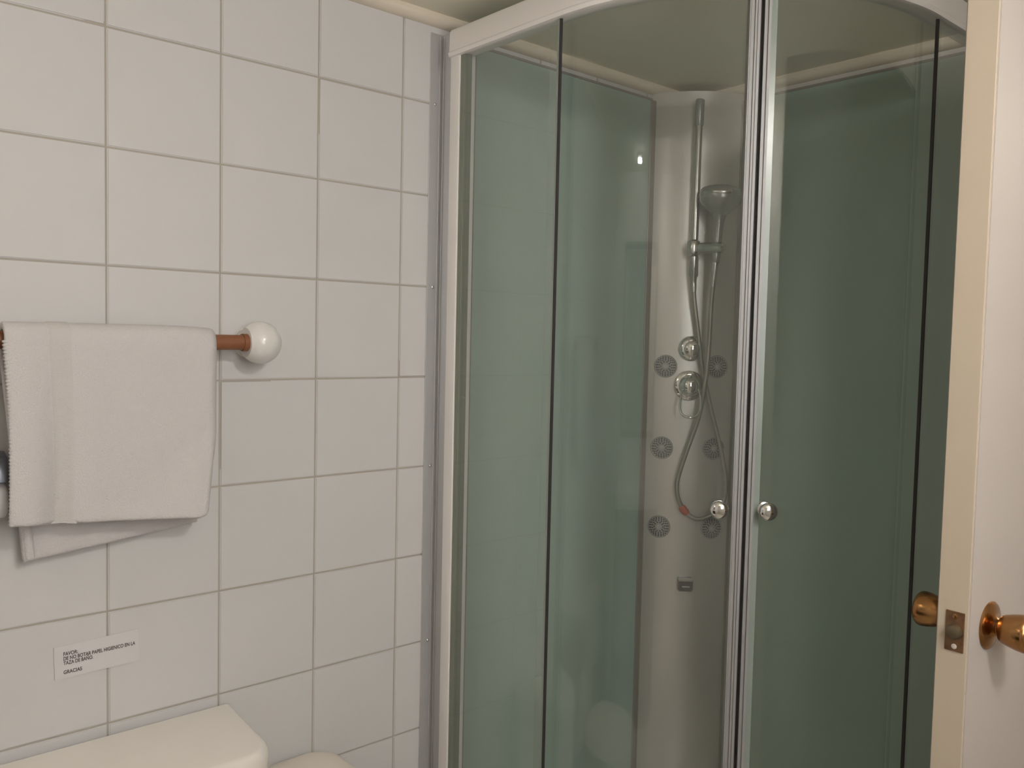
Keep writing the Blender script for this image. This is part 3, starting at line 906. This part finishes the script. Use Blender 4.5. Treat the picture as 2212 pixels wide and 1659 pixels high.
# ------------------------------------------------------------------ waste bin between toilet and shower
wb = empty('waste_bin', (0.115, -0.262, 0.0))
setp(wb, 'warm white plastic bin with rounded lid between toilet and shower', 'waste bin')
def binloop(hx, hy, z, r=0.05):
    return [(p[0], p[1], z) for p in rrect(0.115 - hx, 0.115 + hx, -0.262 - hy, -0.262 + hy, min(r, hx * 0.9, hy * 0.9), 7)]
bm = bmesh.new()
loft(bm, [binloop(0.080, 0.072, 0.0), binloop(0.084, 0.076, 0.01), binloop(0.100, 0.088, 0.578), binloop(0.102, 0.090, 0.590)])
obj('bin_body', bm, 'plastic', wb)
bm = bmesh.new()
loft(bm, [binloop(0.104, 0.092, 0.584), binloop(0.105, 0.093, 0.612), binloop(0.102, 0.090, 0.628), binloop(0.092, 0.082, 0.640), binloop(0.076, 0.068, 0.647), binloop(0.05, 0.046, 0.650)])
obj('bin_lid', bm, 'plastic', wb)

# ------------------------------------------------------------------ paper holder at the left edge, behind the towel
ph = empty('paper_holder', (0.0, -0.84, 1.22))
setp(ph, 'dark grey paper roll holder peeking past the towel at the left edge', 'paper holder')
bm = B(0.0, 0.006, -0.905, -0.775, 1.215, 1.295, 0.002)
obj('back_plate', bm, 'darkgrey', ph)
bm = bmesh.new()
loft(bm, [[(q[0], y, q[1]) for q in ((0.004, 1.294), (0.030, 1.296), (0.052, 1.288), (0.062, 1.270), (0.064, 1.252), (0.061, 1.252), (0.058, 1.269), (0.050, 1.284), (0.030, 1.2925), (0.004, 1.290))] for y in (-0.905, -0.762)])
obj('hood', bm, 'darkgrey', ph)
bm = lathe(bmesh.new(), [(0.014, 0.0), (0.028, 0.0), (0.030, 0.003), (0.030, 0.113), (0.028, 0.116), (0.014, 0.116)], 36, frame_to((0.036, -0.880, 1.222), (0, 1, 0)))
obj('paper_roll', bm, 'paper', ph)

# ------------------------------------------------------------------ seen only as reflections: basin, mirror, lamp
vx0, vx1, vy1, vz = 0.27, 1.02, FY + 0.44, 0.86
vc = empty('vanity_cabinet', ((vx0 + vx1) / 2, FY, 0.0))
setp(vc, 'dark wooden vanity cabinet dimly reflected in the curved shower glass', 'cabinet')
obj('cabinet_body', B(vx0, vx1, FY + 0.004, vy1, 0.06, vz, 0.003), 'darkwood', vc)
obj('plinth', B(vx0 + 0.03, vx1 - 0.03, FY + 0.02, vy1 - 0.04, 0.0, 0.06), 'darkwood', vc, smooth=False)
for k in range(2):
    dx0 = vx0 + 0.012 + k * 0.366
    dr = obj('cabinet_door', B(dx0, dx0 + 0.358, vy1, vy1 + 0.018, 0.09, vz - 0.02, 0.003), 'darkwood', vc)
    bm = lathe(bmesh.new(), [(0.006, 0), (0.006, 0.012), (0.013, 0.018), (0.013, 0.024), (0, 0.028)], 20, frame_to((dx0 + (0.325 if k == 0 else 0.033), vy1 + 0.018, 0.55), (0, 1, 0)))
    obj('door_pull', bm, 'chrome', dr)
bx, by = 0.66, FY + 0.235
wbn = empty('washbasin', (bx, by, vz))
setp(wbn, 'white washbasin glinting as a reflection in the curved shower glass', 'washbasin')
def rl(hx, hy, z, r=0.05):
    return [(p[0], p[1], z) for p in rrect(bx - hx, bx + hx, by - hy, by + hy, r, 8)]
bm = bmesh.new()
loft(bm, [rl(0.385, 0.228, vz), rl(0.392, 0.234, vz + 0.012), rl(0.392, 0.234, vz + 0.045), rl(0.386, 0.229, vz + 0.055), rl(0.30, 0.18, vz + 0.052, 0.12), rl(0.27, 0.155, vz + 0.045, 0.13), rl(0.24, 0.13, vz + 0.028, 0.12), rl(0.16, 0.085, vz + 0.010, 0.08), rl(0.03, 0.02, vz + 0.004, 0.015)])
obj('basin', bm, 'ceramic', wbn)
bm = bmesh.new()
lathe(bm, [(0.026, vz + 0.05), (0.024, vz + 0.06), (0.020, vz + 0.10), (0.022, vz + 0.13), (0.014, vz + 0.145), (0, vz + 0.148)], 24, Matrix.Translation((bx, by - 0.195, 0)))
obj('tap_body', bm, 'chrome', wbn)
obj('tap_spout', tube(bmesh.new(), smooth_path([(bx, by - 0.19, vz + 0.095), (bx, by - 0.13, vz + 0.125), (bx, by - 0.08, vz + 0.125), (bx, by - 0.06, vz + 0.105)], 5), 0.011, 14), 'chrome', wbn)
mr_ = empty('wall_mirror', (0.63, FY, 1.08))
setp(mr_, 'framed mirror above the washbasin, a dark patch in the shower glass', 'mirror')
bm = bmesh.new()
for q in ((0.27, 0.30, 1.08, 1.90), (0.96, 0.99, 1.08, 1.90), (0.30, 0.96, 1.08, 1.11), (0.30, 0.96, 1.87, 1.90)):
    box(bm, q[0], q[1], FY, FY + 0.02, q[2], q[3], 0.002)
obj('mirror_frame', bm, 'darkwood', mr_)
obj('mirror_glass', B(0.298, 0.962, FY + 0.004, FY + 0.010, 1.108, 1.872), 'mirror', mr_, smooth=False)
LX, LY, LZ = 0.535, -1.66, 2.167
wlp = empty('ceiling_lamp', (LX, LY, CEIL))
setp(wlp, 'small bare ceiling lamp seen as a bright dot in the shower glass', 'lamp')
obj('lamp_base', lathe(bmesh.new(), [(0.045, CEIL), (0.045, CEIL - 0.006), (0.036, CEIL - 0.010), (0.030, CEIL - 0.010)], 32, Matrix.Translation((LX, LY, 0))), 'white', wlp)
for sx in (-1, 1):
    obj('lamp_socket', tube(bmesh.new(), [(LX + sx * 0.030, LY, CEIL - 0.008), (LX + sx * 0.031, LY, LZ + 0.004), (LX + sx * 0.026, LY, LZ)], [0.006, 0.006, 0.005], 12), 'white', wlp)
obj('bulb', tube(bmesh.new(), [(LX - 0.026, LY, LZ), (LX - 0.024, LY, LZ), (LX + 0.024, LY, LZ), (LX + 0.026, LY, LZ)], [0.004, 0.0095, 0.0095, 0.004], 20), 'bulb', wlp)
gl_ = empty('globe_lamp', (1.88, -0.42, CEIL))
setp(gl_, 'round opal ceiling lamp over the open floor beside the door', 'lamp')
obj('lamp_canopy', lathe(bmesh.new(), [(0.105, CEIL), (0.105, CEIL - 0.018), (0.092, CEIL - 0.022)], 32, Matrix.Translation((1.88, -0.42, 0))), 'white', gl_)
obj('lamp_globe', lathe(bmesh.new(), [(0.095, CEIL - 0.020), (0.100, CEIL - 0.045), (0.088, CEIL - 0.080), (0.055, CEIL - 0.102), (0, CEIL - 0.110)], 32, Matrix.Translation((1.88, -0.42, 0))), 'globe', gl_)
# hall ceiling lamp beyond the doorway
hl = empty('hall_lamp', (1.75, 1.75, CEIL))
setp(hl, 'round ceiling lamp in the hall beyond the open door', 'lamp')
obj('lamp_canopy', lathe(bmesh.new(), [(0.11, CEIL), (0.11, CEIL - 0.02), (0.09, CEIL - 0.025)], 32, Matrix.Translation((1.75, 1.75, 0))), 'white', hl)
obj('lamp_globe', lathe(bmesh.new(), [(0.095, CEIL - 0.022), (0.10, CEIL - 0.05), (0.085, CEIL - 0.085), (0.05, CEIL - 0.105), (0, CEIL - 0.112)], 32, Matrix.Translation((1.75, 1.75, 0))), 'halllamp', hl)
